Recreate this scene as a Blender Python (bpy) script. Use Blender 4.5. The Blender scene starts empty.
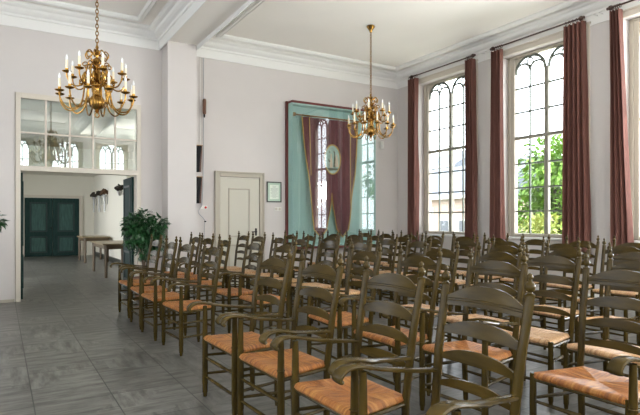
import bpy, math, random
from mathutils import Vector, Matrix
random.seed(7)
PI = math.pi
S = bpy.context.scene
COL = S.collection

# ------------------------------------------------------------------ camera
YAW = math.atan(320/530)
cd = bpy.data.cameras.new('camera'); cam = bpy.data.objects.new('camera', cd); COL.objects.link(cam)
cam.location = (0, 0, 1.35); cam.rotation_euler = (PI/2, 0, -YAW)
cd.sensor_fit = 'HORIZONTAL'; cd.sensor_width = 36; cd.lens = 36*530/640
cd.shift_y = 12/640; cd.clip_start = .05; cd.clip_end = 200
S.camera = cam
# ------------------------------------------------------------------ light
W = bpy.data.worlds.new('World'); S.world = W; W.use_nodes = True
bg = W.node_tree.nodes['Background']
bg.inputs[0].default_value = (.86, .93, 1, 1); bg.inputs[1].default_value = 5.0
def area(name, loc, rot, sx, sy, power, col=(1, 1, 1), spread=PI):
    l = bpy.data.lights.new(name, 'AREA'); l.shape = 'RECTANGLE'; l.size = sx; l.size_y = sy
    l.energy = power; l.color = col; l.spread = spread
    o = bpy.data.objects.new(name, l); COL.objects.link(o); o.location = loc; o.rotation_euler = rot
    return o
area('daylight_front', (5.2, -2.9, 1.5), (PI/2+.95, 0, PI), 6.5, 3.2, 2300, (1, .965, .92))   # outside the front windows, facing +Y and up
area('daylight_left', (-3.7, 3.2, 1.8), (PI/2+.7, 0, -PI/2), 10, 3.0, 70, (.95, .97, 1))   # outside the left windows, facing +X
area('daylight_right', (9.8, .4, 1.6), (PI/2+.8, 0, PI/2), 5, 3.6, 1900, (.95, .98, 1))
area('added_ceiling_fill', (9.75, 5.6, .35), (PI/2+.75, 0, PI/2), 10, 1.3, 520, (1, .98, .95))   # unseen fill light added below the sills to brighten the ceiling
area('daylight_hall', (-2.2, 15.5, 2.0), (PI/2, 0, -PI/2), 8, 2.6, 300, (.97, .98, 1))
S.view_settings.view_transform = 'Standard'; S.view_settings.look = 'None'
S.view_settings.gamma = 1; S.view_settings.use_curve_mapping = False
S.view_settings.exposure = 0.62
c = S.cycles
c.use_denoising = True; c.max_bounces = 8; c.diffuse_bounces = 5; c.glossy_bounces = 3
c.transparent_max_bounces = 16; c.transmission_bounces = 4; c.sample_clamp_indirect = 6; c.caustics_reflective = False
c.caustics_refractive = False

# ------------------------------------------------------------------ materials
def L(h):   # sRGB hex to linear
    v = [int(h[i:i+2], 16)/255 for i in (0, 2, 4)]
    return tuple((x/12.92 if x <= .04045 else ((x+.055)/1.055)**2.4) for x in v)+(1,)
def mat(name, col, rough=.6, metal=0, noise=None, bump=None, spec=.5, coat=0, sheen=0):
    """noise=(scale, amount, stretch) mixes the colour; bump=(scale, strength)"""
    m = bpy.data.materials.new(name); m.use_nodes = True; nt = m.node_tree; N = nt.nodes; K = nt.links
    b = N['Principled BSDF']
    b.inputs['Base Color'].default_value = col; b.inputs['Roughness'].default_value = rough
    b.inputs['Metallic'].default_value = metal; b.inputs['Specular IOR Level'].default_value = spec
    b.inputs['Coat Weight'].default_value = coat; b.inputs['Sheen Weight'].default_value = sheen
    tc = N.new('ShaderNodeTexCoord')
    if noise:
        mp = N.new('ShaderNodeMapping'); mp.inputs['Scale'].default_value = noise[2] if len(noise) > 2 else (1, 1, 1)
        n = N.new('ShaderNodeTexNoise'); n.inputs['Scale'].default_value = noise[0]; n.inputs['Detail'].default_value = 5
        K.new(tc.outputs['Object'], mp.inputs[0]); K.new(mp.outputs[0], n.inputs['Vector'])
        r = N.new('ShaderNodeValToRGB'); a = noise[1]
        r.color_ramp.elements[0].color = tuple(x*(1-a) for x in col[:3])+(1,)
        r.color_ramp.elements[1].color = tuple(min(1, x*(1+a)) for x in col[:3])+(1,)
        r.color_ramp.elements[0].position = .3; r.color_ramp.elements[1].position = .7
        K.new(n.outputs[0], r.inputs[0]); K.new(r.outputs[0], b.inputs['Base Color'])
    if bump:
        n2 = N.new('ShaderNodeTexNoise'); n2.inputs['Scale'].default_value = bump[0]
        K.new(tc.outputs['Object'], n2.inputs['Vector'])
        bp = N.new('ShaderNodeBump'); bp.inputs['Strength'].default_value = bump[1]; bp.inputs['Distance'].default_value = .01
        K.new(n2.outputs[0], bp.inputs['Height']); K.new(bp.outputs[0], b.inputs['Normal'])
    return m
M = {}
M['wall'] = mat('warm_white_plaster', L('d0cac6'), .85, noise=(1.5, .02), bump=(60, .05))
M['ceil'] = mat('ceiling_paint', L('efebe4'), .9, noise=(1, .02))
M['mould'] = mat('moulding_paint', L('e9e8e4'), .7)
M['trimw'] = mat('cream_paint', L('cfc6b8'), .45)
M['winf'] = mat('window_paint', L('bdb5a6'), .5)
M['bar'] = mat('grey_green_bar', L('6a7067'), .5)
M['hallw'] = mat('hall_plaster', L('dcd8cb'), .85)
M['doorg'] = mat('grey_cream_door_paint', L('c3bfb0'), .5)
M['doorf'] = mat('taupe_frame_paint', L('b0a898'), .5)
M['green'] = mat('dark_green_paint', L('223936'), .65, noise=(6, .25, (4, 4, .6)), spec=.15)
M['greenp'] = mat('dark_green_panel_paint', L('3d5853'), .6, noise=(6, .25, (4, 4, .6)), spec=.2)
M['greend'] = mat('darker_green_moulding', L('1d2f2e'), .5)
M['wood'] = mat('olive_brown_painted_wood', (.050, .033, .0075, 1), .2, noise=(14, .45, (1, 1, .25)), spec=.16)
M['woodslat'] = mat('olive_brown_painted_slat', (.050, .0325, .007, 1), .2, noise=(22, .45, (1, .2, 1)), spec=.16)
M['tabtop'] = mat('oak_brown_tabletop', L('8c7a5a'), .35, noise=(8, .2, (4, .5, 1)))
M['tableg'] = mat('dark_table_wood', L('5b4a33'), .5)
M['brass'] = mat('aged_brass', (.42, .235, .06, 1), .27, 1, noise=(18, .3))
M['brassd'] = mat('dark_brass', (.22, .12, .035, 1), .32, 1)
M['candle'] = mat('ivory_candle_sleeve', L('f2e6cc'), .5)
M['bulb'] = mat('frosted_flame_bulb', (.95, .95, .95, 1), .08, spec=.9)
M['curtain'] = mat('reddish_brown_curtain_cloth', (.14, .055, .041, 1), .85, noise=(40, .2, (1, 1, .1)))
M['rod'] = mat('dark_reddish_wood_rod', (.05, .022, .014, 1), .35)
M['teal'] = mat('teal_green_panel', L('a2c8c0'), .55, noise=(3, .04))
M['maroon'] = mat('maroon_frame_paint', L('5e2420'), .45)
M['banner'] = mat('plum_velvet_banner', (.135, .042, .048, 1), .75, noise=(25, .25, (1, 1, .2)), sheen=.25)
M['gold'] = mat('gold_fringe', (.52, .36, .10, 1), .55, noise=(80, .3))
M['black'] = mat('black_plastic', (.012, .012, .013, 1), .6, spec=.15)
M['copper'] = mat('copper_brown_edge', (.13, .055, .028, 1), .5)
M['pipe'] = mat('grey_pipe', (.42, .42, .43, 1), .4, .3)
M['leaf'] = mat('dark_green_leaf', (.018, .075, .022, 1), .32, noise=(9, .4))
M['stem'] = mat('brown_stem', (.12, .08, .05, 1), .8)
M['pot'] = mat('terracotta_pot', L('7a5a48'), .7, noise=(6, .15))
M['soil'] = mat('potting_soil', (.03, .02, .015, 1), .95)
M['white'] = mat('white_plastic', L('e8e6df'), .4)
M['red'] = mat('red_button_plastic', (.6, .02, .02, 1), .4)
M['paper'] = mat('pale_paper', L('e3ebdd'), .7)
M['ink'] = mat('grey_ink', L('9aa39a'), .8)
M['framed'] = mat('dark_frame_wood', L('3a3a34'), .4)
M['matg'] = mat('pale_green_mount', L('b6cdb8'), .7)
M['silver'] = mat('pewter_wall_vase', (.45, .45, .43, 1), .35, .8)
M['dried'] = mat('dark_dried_flowers', (.035, .028, .02, 1), .8, noise=(20, .5))
M['driedr'] = mat('rust_dried_flowers', (.09, .045, .02, 1), .8)
M['tree'] = mat('garden_leaves', (.14, .27, .03, 1), .5, noise=(.9, .5))
M['treey'] = mat('pale_yellow_green_leaves', (.34, .38, .08, 1), .5, noise=(.9, .4))
M['trunk'] = mat('garden_tree_bark', (.05, .035, .025, 1), .9)
M['brick'] = mat('pale_brick_wall', L('b9a294'), .9)
M['render'] = mat('white_rendered_wall', L('d8d4cc'), .9)
M['roof'] = mat('grey_slate_roof', L('6b7078'), .7, noise=(5, .12))
M['bar2'] = mat('grey_mullion_paint', L('8d8a7e'), .5)
M['darkglass'] = mat('dark_house_window', (.05, .055, .06, 1), .15)
M['grass'] = mat('garden_grass', (.06, .1, .02, 1), .9, noise=(2, .3))

def rush(name, c0, c1, c2):
    m = bpy.data.materials.new(name); m.use_nodes = True; nt = m.node_tree; N = nt.nodes; K = nt.links
    b = N['Principled BSDF']; b.inputs['Roughness'].default_value = .42
    tc = N.new('ShaderNodeTexCoord'); sp = N.new('ShaderNodeSeparateXYZ'); K.new(tc.outputs['Object'], sp.inputs[0])
    def mt(op, a, bb=None):
        n = N.new('ShaderNodeMath'); n.operation = op
        for i, v in enumerate((a, bb)):
            if v is None: continue
            if isinstance(v, (int, float)): n.inputs[i].default_value = v
            else: K.new(v, n.inputs[i])
        return n.outputs[0]
    ax = mt('MULTIPLY', mt('ABSOLUTE', sp.outputs[0]), 1/.21); ay = mt('MULTIPLY', mt('ABSOLUTE', sp.outputs[1]), 1/.27)
    sel = mt('GREATER_THAN', ax, ay)
    # strands run square to the nearest rail
    u = mt('ADD', mt('MULTIPLY', sel, sp.outputs[1]), mt('MULTIPLY', mt('SUBTRACT', 1, sel), sp.outputs[0]))
    nz = N.new('ShaderNodeTexNoise'); nz.inputs['Scale'].default_value = 14; K.new(tc.outputs['Object'], nz.inputs['Vector'])
    u2 = mt('ADD', mt('MULTIPLY', u, 520), mt('MULTIPLY', nz.outputs[0], 7))
    sn = mt('ABSOLUTE', mt('SINE', u2))
    # patches of lighter and darker rush along the strands
    cm = N.new('ShaderNodeCombineXYZ'); K.new(mt('MULTIPLY', u, 45), cm.inputs[0])
    K.new(mt('MULTIPLY', mt('SUBTRACT', ax, ay), 1.2), cm.inputs[1])
    oi = N.new('ShaderNodeObjectInfo'); K.new(mt('MULTIPLY', oi.outputs['Random'], 30), cm.inputs[2])
    n2 = N.new('ShaderNodeTexNoise'); n2.inputs['Scale'].default_value = 1.3; n2.inputs['Detail'].default_value = 4
    K.new(cm.outputs[0], n2.inputs['Vector'])
    r = N.new('ShaderNodeValToRGB'); r.color_ramp.elements[0].position = .25; r.color_ramp.elements[1].position = .78
    r.color_ramp.elements[0].color = c0; r.color_ramp.elements[1].color = c2
    e = r.color_ramp.elements.new(.5); e.color = c1
    K.new(n2.outputs[0], r.inputs[0])
    mx = N.new('ShaderNodeMix'); mx.data_type = 'RGBA'; mx.blend_type = 'MULTIPLY'; mx.inputs[0].default_value = .8
    g = N.new('ShaderNodeCombineColor')
    v = mt('ADD', mt('MULTIPLY', sn, .75), .32)
    for i in range(3): K.new(v, g.inputs[i])
    K.new(r.outputs[0], mx.inputs[6]); K.new(g.outputs[0], mx.inputs[7])
    # some seats are a paler straw
    K.new(mx.outputs[2], b.inputs['Base Color'])
    bp = N.new('ShaderNodeBump'); bp.inputs['Strength'].default_value = .8; bp.inputs['Distance'].default_value = .006
    K.new(sn, bp.inputs['Height']); K.new(bp.outputs[0], b.inputs['Normal'])
    return m
M['rush'] = rush('woven_rush', (.14, .034, .004, 1), (.50, .168, .024, 1), (.82, .43, .12, 1))
M['straw'] = rush('woven_straw', (.36, .15, .05, 1), (.66, .37, .16, 1), (.86, .62, .36, 1))

def floor_mat():
    m = bpy.data.materials.new('slate_grey_floor_tiles'); m.use_nodes = True; nt = m.node_tree; N = nt.nodes; K = nt.links
    b = N['Principled BSDF']
    tc = N.new('ShaderNodeTexCoord'); mp = N.new('ShaderNodeMapping')
    mp.inputs['Rotation'].default_value = (0, 0, PI/2); mp.inputs['Location'].default_value = (0, .85, 0)
    K.new(tc.outputs['Object'], mp.inputs[0])
    br = N.new('ShaderNodeTexBrick'); br.inputs['Scale'].default_value = 1
    br.inputs['Brick Width'].default_value = .62; br.inputs['Row Height'].default_value = .53
    br.inputs['Mortar Size'].default_value = .005; br.inputs['Mortar Smooth'].default_value = .3
    br.inputs['Color1'].default_value = L('7c7b77'); br.inputs['Color2'].default_value = L('676663'); br.inputs['Mortar'].default_value = L('242422')
    K.new(mp.outputs[0], br.inputs['Vector'])
    # grain runs one way in some tiles, the other way in the rest
    def grain(sc):
        mp2 = N.new('ShaderNodeMapping'); mp2.inputs['Scale'].default_value = sc
        n = N.new('ShaderNodeTexNoise'); n.inputs['Scale'].default_value = 2.2; n.inputs['Detail'].default_value = 8; n.inputs['Roughness'].default_value = .68
        K.new(tc.outputs['Object'], mp2.inputs[0]); K.new(mp2.outputs[0], n.inputs['Vector']); return n.outputs[0]
    g1, g2 = grain((1.2, 6, 1)), grain((6, 1.2, 1))
    ck = N.new('ShaderNodeTexVoronoi'); ck.inputs['Scale'].default_value = 2.2; ck.distance = 'CHEBYCHEV'; K.new(tc.outputs['Object'], ck.inputs['Vector'])
    sc = N.new('ShaderNodeSeparateColor'); K.new(ck.outputs['Color'], sc.inputs[0])
    th = N.new('ShaderNodeMath'); th.operation = 'GREATER_THAN'; th.inputs[1].default_value = .62; K.new(sc.outputs[0], th.inputs[0])
    mg = N.new('ShaderNodeMix'); K.new(th.outputs[0], mg.inputs[0]); K.new(g1, mg.inputs[2]); K.new(g2, mg.inputs[3])
    r = N.new('ShaderNodeValToRGB'); r.color_ramp.elements[0].position = .38; r.color_ramp.elements[1].position = .62
    r.color_ramp.elements[0].color = (.28, .275, .26, 1); r.color_ramp.elements[1].color = (1.0, 1.0, .97, 1)
    K.new(mg.outputs[0], r.inputs[0])
    mx = N.new('ShaderNodeMix'); mx.data_type = 'RGBA'; mx.blend_type = 'MULTIPLY'; mx.inputs[0].default_value = 1
    K.new(br.outputs[0], mx.inputs[6]); K.new(r.outputs[0], mx.inputs[7]); K.new(mx.outputs[2], b.inputs['Base Color'])
    rr = N.new('ShaderNodeMapRange'); rr.inputs[3].default_value = .30; rr.inputs[4].default_value = .38
    K.new(mg.outputs[0], rr.inputs[0]); K.new(rr.outputs[0], b.inputs['Roughness'])
    bp = N.new('ShaderNodeBump'); bp.inputs['Strength'].default_value = .025; bp.inputs['Distance'].default_value = .01
    K.new(mg.outputs[0], bp.inputs['Height']); K.new(bp.outputs[0], b.inputs['Normal'])
    b.inputs['Specular IOR Level'].default_value = .55
    return m
M['floor'] = floor_mat()

def glass(name, f=.12, col=(1, 1, 1, 1)):
    m = bpy.data.materials.new(name); m.use_nodes = True; nt = m.node_tree; N = nt.nodes; K = nt.links
    for n in list(N): N.remove(n)
    o = N.new('ShaderNodeOutputMaterial'); t = N.new('ShaderNodeBsdfTransparent'); t.inputs[0].default_value = col
    g = N.new('ShaderNodeBsdfGlossy'); g.inputs['Roughness'].default_value = .0
    fr = N.new('ShaderNodeFresnel'); fr.inputs[0].default_value = 1.5
    ge = N.new('ShaderNodeNewGeometry'); mm = N.new('ShaderNodeMath'); mm.operation = 'MULTIPLY_ADD'
    mm.inputs[1].default_value = -(1.5-1/1.5); mm.inputs[2].default_value = 1.5; K.new(ge.outputs['Backfacing'], mm.inputs[0]); K.new(mm.outputs[0], fr.inputs[0])
    ad = N.new('ShaderNodeMath'); ad.operation = 'ADD'; ad.use_clamp = True; ad.inputs[1].default_value = f; K.new(fr.outputs[0], ad.inputs[0])
    mx = N.new('ShaderNodeMixShader'); K.new(ad.outputs[0], mx.inputs[0]); K.new(t.outputs[0], mx.inputs[1]); K.new(g.outputs[0], mx.inputs[2])
    K.new(mx.outputs[0], o.inputs[0]); return m
M['glass'] = glass('window_glass', .0)
M['mirrorglass'] = glass('transom_glass', .20, (.78, .86, .82, 1))
M['caseglass'] = glass('case_glass', .05)

# ------------------------------------------------------------------ mesh building
class MB:
    def __init__(s): s.v = []; s.f = []; s.m = []; s.cur = 0
    def add(s, vs, fs):
        b = len(s.v); s.v += [tuple(v) for v in vs]; s.f += [tuple(i+b for i in f) for f in fs]; s.m += [s.cur]*len(fs)
    def box(s, x0, x1, y0, y1, z0, z1):
        x0, x1 = min(x0, x1), max(x0, x1); y0, y1 = min(y0, y1), max(y0, y1); z0, z1 = min(z0, z1), max(z0, z1)
        s.add([(x0, y0, z0), (x1, y0, z0), (x1, y1, z0), (x0, y1, z0), (x0, y0, z1), (x1, y0, z1), (x1, y1, z1), (x0, y1, z1)],
              [(0, 3, 2, 1), (4, 5, 6, 7), (0, 1, 5, 4), (1, 2, 6, 5), (2, 3, 7, 6), (3, 0, 4, 7)])
        return s
    def tube(s, pts, rad, n=8, cap=True, flat=None):
        """tube along pts; rad a number or one per point; flat=(a,b) gives an elliptical section"""
        P = [Vector(p) for p in pts]; R = rad if isinstance(rad, (list, tuple)) else [rad]*len(P)
        vs = []; up = None
        for i, p in enumerate(P):
            t = (P[min(i+1, len(P)-1)]-P[max(i-1, 0)]).normalized()
            if up is None:
                up = Vector((0, 0, 1)) if abs(t.z) < .9 else Vector((0, 1, 0))
            a = t.cross(up).normalized(); b = a.cross(t).normalized(); up = b
            fa, fb = flat if flat else (1, 1)
            for k in range(n):
                q = 2*PI*k/n; vs.append(p+a*math.cos(q)*R[i]*fa+b*math.sin(q)*R[i]*fb)
        fs = []
        for i in range(len(P)-1):
            for k in range(n):
                k2 = (k+1) % n; fs.append((i*n+k, i*n+k2, (i+1)*n+k2, (i+1)*n+k))
        if cap: fs += [tuple(range(n-1, -1, -1)), tuple((len(P)-1)*n+k for k in range(n))]
        s.add(vs, fs); return s
    def lathe(s, prof, n=12, o=(0, 0, 0)):
        vs = []; fs = []
        for r, z in prof:
            for k in range(n):
                q = 2*PI*k/n; vs.append((o[0]+r*math.cos(q), o[1]+r*math.sin(q), o[2]+z))
        for i in range(len(prof)-1):
            for k in range(n):
                k2 = (k+1) % n; fs.append((i*n+k, i*n+k2, (i+1)*n+k2, (i+1)*n+k))
        fs += [tuple(range(n-1, -1, -1)), tuple((len(prof)-1)*n+k for k in range(n))]
        s.add(vs, fs); return s
    def prism(s, poly, axis, a, b):
        """extrude a 2-D polygon along an axis: axis 'y' -> poly is (x,z); 'x' -> (y,z); 'z' -> (x,y)"""
        def P(p, t): return {'x': (t, p[0], p[1]), 'y': (p[0], t, p[1]), 'z': (p[0], p[1], t)}[axis]
        n = len(poly); vs = [P(p, a) for p in poly]+[P(p, b) for p in poly]
        fs = [tuple(range(n)), tuple(range(2*n-1, n-1, -1))]+[(i, i+n, (i+1) % n+n, (i+1) % n) for i in range(n)]
        s.add(vs, fs); return s
    def xf(s, mtx, start=0):
        s.v = s.v[:start]+[tuple(mtx @ Vector(v)) for v in s.v[start:]]; return s
    def build(s, name, mats, parent=None, smooth=False, bevel=0, **props):
        me = bpy.data.meshes.new(name); me.from_pydata(s.v, [], s.f)
        mats = mats if isinstance(mats, (list, tuple)) else [mats]
        for m in mats: me.materials.append(m)
        if len(mats) > 1: me.polygons.foreach_set('material_index', s.m)
        import bmesh
        bm = bmesh.new(); bm.from_mesh(me); bmesh.ops.recalc_face_normals(bm, faces=bm.faces); bm.to_mesh(me); bm.free()
        if smooth:
            me.polygons.foreach_set('use_smooth', [True]*len(me.polygons)); me.set_sharp_from_angle(angle=math.radians(40))
        o = bpy.data.objects.new(name, me); COL.objects.link(o)
        if parent: o.parent = parent
        if bevel:
            md = o.modifiers.new('bevel', 'BEVEL'); md.width = bevel; md.segments = 2; md.limit_method = 'ANGLE'
        for k, v in props.items(): o[k] = v
        return o
def thing(name, label, cat, loc=(0, 0, 0), rot=0, group=None):
    o = bpy.data.objects.new(name, None); COL.objects.link(o); o.location = loc; o.rotation_euler = (0, 0, rot)
    o.empty_display_size = .1; o['label'] = label; o['category'] = cat
    if group: o['group'] = group
    return o
def struct(o): o['kind'] = 'structure'; return o
def root_struct(name, loc=(0, 0, 0)):
    o = bpy.data.objects.new(name, None); COL.objects.link(o); o.location = loc; o['kind'] = 'structure'; return o
def catmull(pts, n=6):
    P = [Vector(p) for p in pts]; out = []
    for i in range(len(P)-1):
        p0, p1, p2, p3 = P[max(i-1, 0)], P[i], P[i+1], P[min(i+2, len(P)-1)]
        for k in range(n):
            t = k/n
            out.append(.5*((2*p1)+(p2-p0)*t+(2*p0-5*p1+4*p2-p3)*t*t+(3*p1-p0-3*p2+p3)*t**3))
    out.append(P[-1]); return out

# ------------------------------------------------------------------ the room
XL, XR, YF, YB, ZC = -2.6, 8.23, -1.8, 10.0, 4.85
WINC = [8.42, 6.05, 3.75, 1.4, -.7]; HW = .83; SILL, HEAD = 1.03, 4.45
struct(MB().box(XL-1.5, XR+.6, YF-.3, 22.2, -.12, 0).build('floor', M['floor']))
struct(MB().box(XL-.3, XR+.5, YF-.3, YB+.3, ZC, ZC+.2).build('ceiling', M['ceil']))
def wall_x(name, x0, x1, y0, y1, z1, holes):
    m = MB(); y = y0
    for (a, b, za, zb) in sorted(holes):
        m.box(x0, x1, y, a, 0, z1)
        if za > 0: m.box(x0, x1, a, b, 0, za)
        if zb < z1: m.box(x0, x1, a, b, zb, z1)
        y = b
    m.box(x0, x1, y, y1, 0, z1); return struct(m.build(name, M['wall']))
def wall_y(name, y0, y1, x0, x1, z1, holes, mm='wall', z0=0):
    m = MB(); x = x0
    for (a, b, za, zb) in sorted(holes):
        m.box(x, a, y0, y1, z0, z1)
        if za > 0: m.box(a, b, y0, y1, 0, za)
        if zb < z1: m.box(a, b, y0, y1, zb, z1)
        x = b
    m.box(x, x1, y0, y1, z0, z1); return struct(m.build(name, M[mm]))
wall_x('wall_right', XR, XR+.36, YF-.3, YB+.3, ZC, [(cc-HW, cc+HW, SILL, HEAD) for cc in WINC])
wall_y('wall_back', YB, YB+.3, XL-.3, XR, ZC, [(.21, 2.21, 0, 3.44)])
FW = [-1.2, .45, 2.1, 3.75, 5.4, 7.05]
wall_y('wall_front', YF-.3, YF, XL-.3, XR, ZC, [(cc-.6, cc+.6, 1.0, 4.3) for cc in FW])
wall_x('wall_left', XL-.3, XL, YF, YB, ZC, [(cc-.8, cc+.8, 1.0, 4.3) for cc in (-.4, 2.0, 4.6, 7.0)])

def sweep(m, path, prof, closed=False):
    """profile (d, z) swept along a 2-D path; d is measured to the left of the travel direction"""
    n = len(path); P = [Vector(p) for p in path]; rings = []
    for i in range(n):
        if closed or 0 < i < n-1:
            a = (P[i]-P[i-1]).normalized(); b = (P[(i+1) % n]-P[i]).normalized()
        elif i == 0: a = b = (P[1]-P[0]).normalized()
        else: a = b = (P[-1]-P[-2]).normalized()
        na = Vector((-a.y, a.x)); nb = Vector((-b.y, b.x)); mm = (na+nb); mm = mm/(1+na.dot(nb))
        rings.append([(P[i].x+mm.x*d, P[i].y+mm.y*d, z) for d, z in prof])
    k = len(prof); vs = [v for r in rings for v in r]; fs = []
    for i in range(n if closed else n-1):
        j = (i+1) % n
        for q in range(k): fs.append((i*k+q, j*k+q, j*k+(q+1) % k, i*k+(q+1) % k))
    if not closed: fs += [tuple(range(k)), tuple((n-1)*k+q for q in range(k))]
    m.add(vs, fs)
CP = [(0, 4.50), (.015, 4.50), (.02, 4.66), (.045, 4.665), (.055, 4.70), (.10, 4.715), (.14, 4.745), (.16, 4.78), (.21, 4.79), (.235, 4.81), (.24, 4.85), (0, 4.85)]
PP = [(0, 4.855), (0, 4.80), (.025, 4.785), (.06, 4.80), (.08, 4.79), (.10, 4.82), (.10, 4.855)]
BX0, BX1, BZ = 2.55, 3.13, 4.58
m = MB().box(BX0, BX1, YF, YB, BZ, ZC); struct(m.build('ceiling_beam', M['ceil']))
# left bay travels clockwise seen from above is to the right, so go counter-clockwise
m = MB(); sweep(m, [(XL, YF), (BX0, YF), (BX0, YB), (XL, YB)], CP, True); struct(m.build('trim_1', M['mould']))
m = MB(); sweep(m, [(BX1, YF), (XR, YF), (XR, YB), (BX1, YB)], CP, True); struct(m.build('trim_2', M['mould']))
m = MB(); sweep(m, [(XL+.46, YF+.46), (BX0-.42, YF+.46), (BX0-.42, YB-.46), (XL+.46, YB-.46)], PP, True); struct(m.build('trim_3', M['mould']))
m = MB(); sweep(m, [(BX1+.36, YF+.36), (XR-.36, YF+.36), (XR-.36, YB-.4), (BX1+.36, YB-.4)], PP, True); struct(m.build('trim_4', M['mould']))
struct(MB().box(2.59, 3.12, 9.6, YB, 0, BZ).build('wall_pilaster', M['wall']))
struct(MB().box(XL, .2, YB-.012, YB, 0, .05).build('baseboard_back', M['doorf']))
struct(MB().box(3.14, 3.6, YB-.015, YB, 0, .14).box(4.68, XR, YB-.015, YB, 0, .14).build('baseboard_back_right', M['mould']))
struct(MB().box(XR-.015, XR, YF, YB-.02, 0, .14).build('baseboard_right', M['mould']))

# ------------------------------------------------------------------ entrance hall
m = MB()
m.box(3.05, 3.3, YB+.3, 21.7, 0, 3.8); m.box(2.9, 3.05, 14.8, 15.6, 0, 3.8)
struct(m.build('wall_hall_right', M['hallw']))
wall_y('wall_hall_back', 21.7, 21.95, -1.3, 3.3, 3.8, [], 'hallw')
m = MB(); y = YB+.3
for a, b in ((13.2, 14.6), (17.2, 18.8)):
    m.box(-1.45, -1.2, y, a, 0, 3.8); m.box(-1.45, -1.2, a, b, 0, .6); m.box(-1.45, -1.2, a, b, 2.7, 3.8); y = b
m.box(-1.45, -1.2, y, 21.7, 0, 3.8); struct(m.build('wall_hall_left', M['hallw']))
struct(MB().box(-1.45, 3.3, YB+.3, 13.2, 3.75, 3.9).box(-1.45, 3.3, 13.2, 21.95, 2.97, 3.9).build('ceiling_hall', M['hallw']))
struct(MB().box(3.03, 3.05, 15.6, 21.68, 0, .16).box(3.03, 3.05, YB+.3, 14.8, 0, .16).build('baseboard_hall', M['framed']))
# far double door
d = root_struct('door_1', (1.645, 21.69, 0))
m = MB()
for x0, x1 in ((-1.02, -.90), (.90, 1.02)): m.box(x0, x1, -.05, 0, 0, 2.24)
m.box(-.8995, .8995, -.05, 0, 2.14, 2.24); m.build('door_frame', M['trimw'], d, bevel=.008)
for sx in (-1, 1):
    lf = MB().box(sx*.005, sx*.895, -.045, -.005, 0.01, 2.13).build('door_leaf', M['green'], d, bevel=.004)
    for z0, z1 in ((.14, .74), (.90, 1.97)):
        q = MB(); x0, x1 = sorted((sx*.17, sx*.73))
        for e, dd in ((0, .06), (.03, .052)):
            pass
        q.box(x0, x1, -.06, -.045, z0, z0+.04).box(x0, x1, -.06, -.045, z1-.04, z1).box(x0, x0+.04, -.06, -.045, z0+.04, z1-.04).box(x1-.04, x1, -.06, -.045, z0+.04, z1-.04)
        q.build('panel_moulding', M['greend'], lf, bevel=.004)
        MB().box(x0+.055, x1-.055, -.055, -.044, z0+.055, z1-.055).build('raised_panel', M['greenp'], lf, bevel=.008)
MB().lathe([(.0, 0), (.018, .0), (.018, .05), (.03, .055), (.02, .085), (0, .09)], 10).xf(Matrix.Translation((-.05, -.045, 1.05)) @ Matrix.Rotation(PI/2, 4, 'X')).build('door_knob', M['black'], d, True)

# doorway with glazed transom in the back wall
g = root_struct('window_6', (0, YB, 0))
m = MB()
x0, x1, zt = .215, 2.205, 3.435
m.box(x0, x0+.075, -.03, .2, 0, zt).box(x1-.075, x1, -.03, .2, 0, zt).box(x0+.076, x1-.076, -.03, .2, zt-.09, zt).box(x0+.075, x1-.075, -.04, .14, 2.15, 2.24)
m.build('frame', M['trimw'], g, bevel=.006)
xa, xb = x0+.075, x1-.075
m = MB()
for i in range(1, 5):
    x = xa+(xb-xa)*i/5; m.box(x-.016, x+.016, -.015, .03, 2.24, zt-.09)
m.box(xa, xb, -.015, .03, 2.77, 2.80); m.build('glazing_bar', M['trimw'], g, bevel=.004)
for i in range(5):
    for z0, z1 in ((2.24, 2.77), (2.80, zt-.09)):
        a = xa+(xb-xa)*i/5+(.016 if i else 0); b = xa+(xb-xa)*(i+1)/5-(.016 if i < 4 else 0)
        MB().box(a, b, .004, .008, z0, z1).build('glass_pane', M['mirrorglass'], g)
for nm, hx, w in (('door_2', .31, 0), ('door_3', 2.11, 0)):
    d = root_struct(nm, (hx, YB+.21, 0))
    s = 1 if hx > 1 else -1
    MB().box(-.02, .02, 0, .8, .01, 2.14).build('door_leaf', M['green'], d, bevel=.004)
    for z0, z1 in ((.18, .75), (.9, 2.0)):
        q = MB(); xx = -s*.02; xo = -s*.034
        q.box(xx, xo, .12, .68, z0, z0+.04).box(xx, xo, .12, .68, z1-.04, z1).box(xx, xo, .12, .16, z0, z1).box(xx, xo, .64, .68, z0, z1)
        q.build('panel_moulding', M['greend'], d, bevel=.003)

# panelled door in the back wall
d = root_struct('door_4', (4.14, YB, 0))
m = MB()
for sx in (-1, 1):
    m.box(sx*.43, sx*.495, -.045, 0, 0, 2.275).box(sx*.4955, sx*.53, -.06, 0, 0, 2.31)
m.box(-.4295, .4295, -.045, 0, 2.20, 2.2745).box(-.495, .495, -.06, 0, 2.2755, 2.31)
m.build('door_frame', M['doorf'], d, bevel=.006)
lf = MB().box(-.42, .42, -.022, -.002, .01, 2.19).build('door_leaf', M['doorg'], d, bevel=.003)
for z0, z1 in ((.2, .85), (1.0, 1.98)):
    MB().box(-.25, .22, -.038, -.022, z0, z0+.03).box(-.25, .22, -.038, -.022, z1-.03, z1).box(-.25, -.22, -.038, -.022, z0, z1).box(.19, .22, -.038, -.022, z0, z1).build('panel_moulding', M['doorf'], lf, bevel=.005)
for z in (.3, 1.25, 1.9):
    MB().tube([(-.425, -.032, z), (-.425, -.032, z+.12)], .01, 8).build('hinge', M['doorf'], d, True)
h = MB().tube([(.35, -.022, 1.1), (.35, -.075, 1.1)], .011, 8); h.tube([(.35, -.07, 1.1), (.24, -.07, 1.1)], .011, 8); h.box(.33, .37, -.03, -.022, 1.02, 1.17)
h.build('door_handle', M['black'], d, True)

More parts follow.
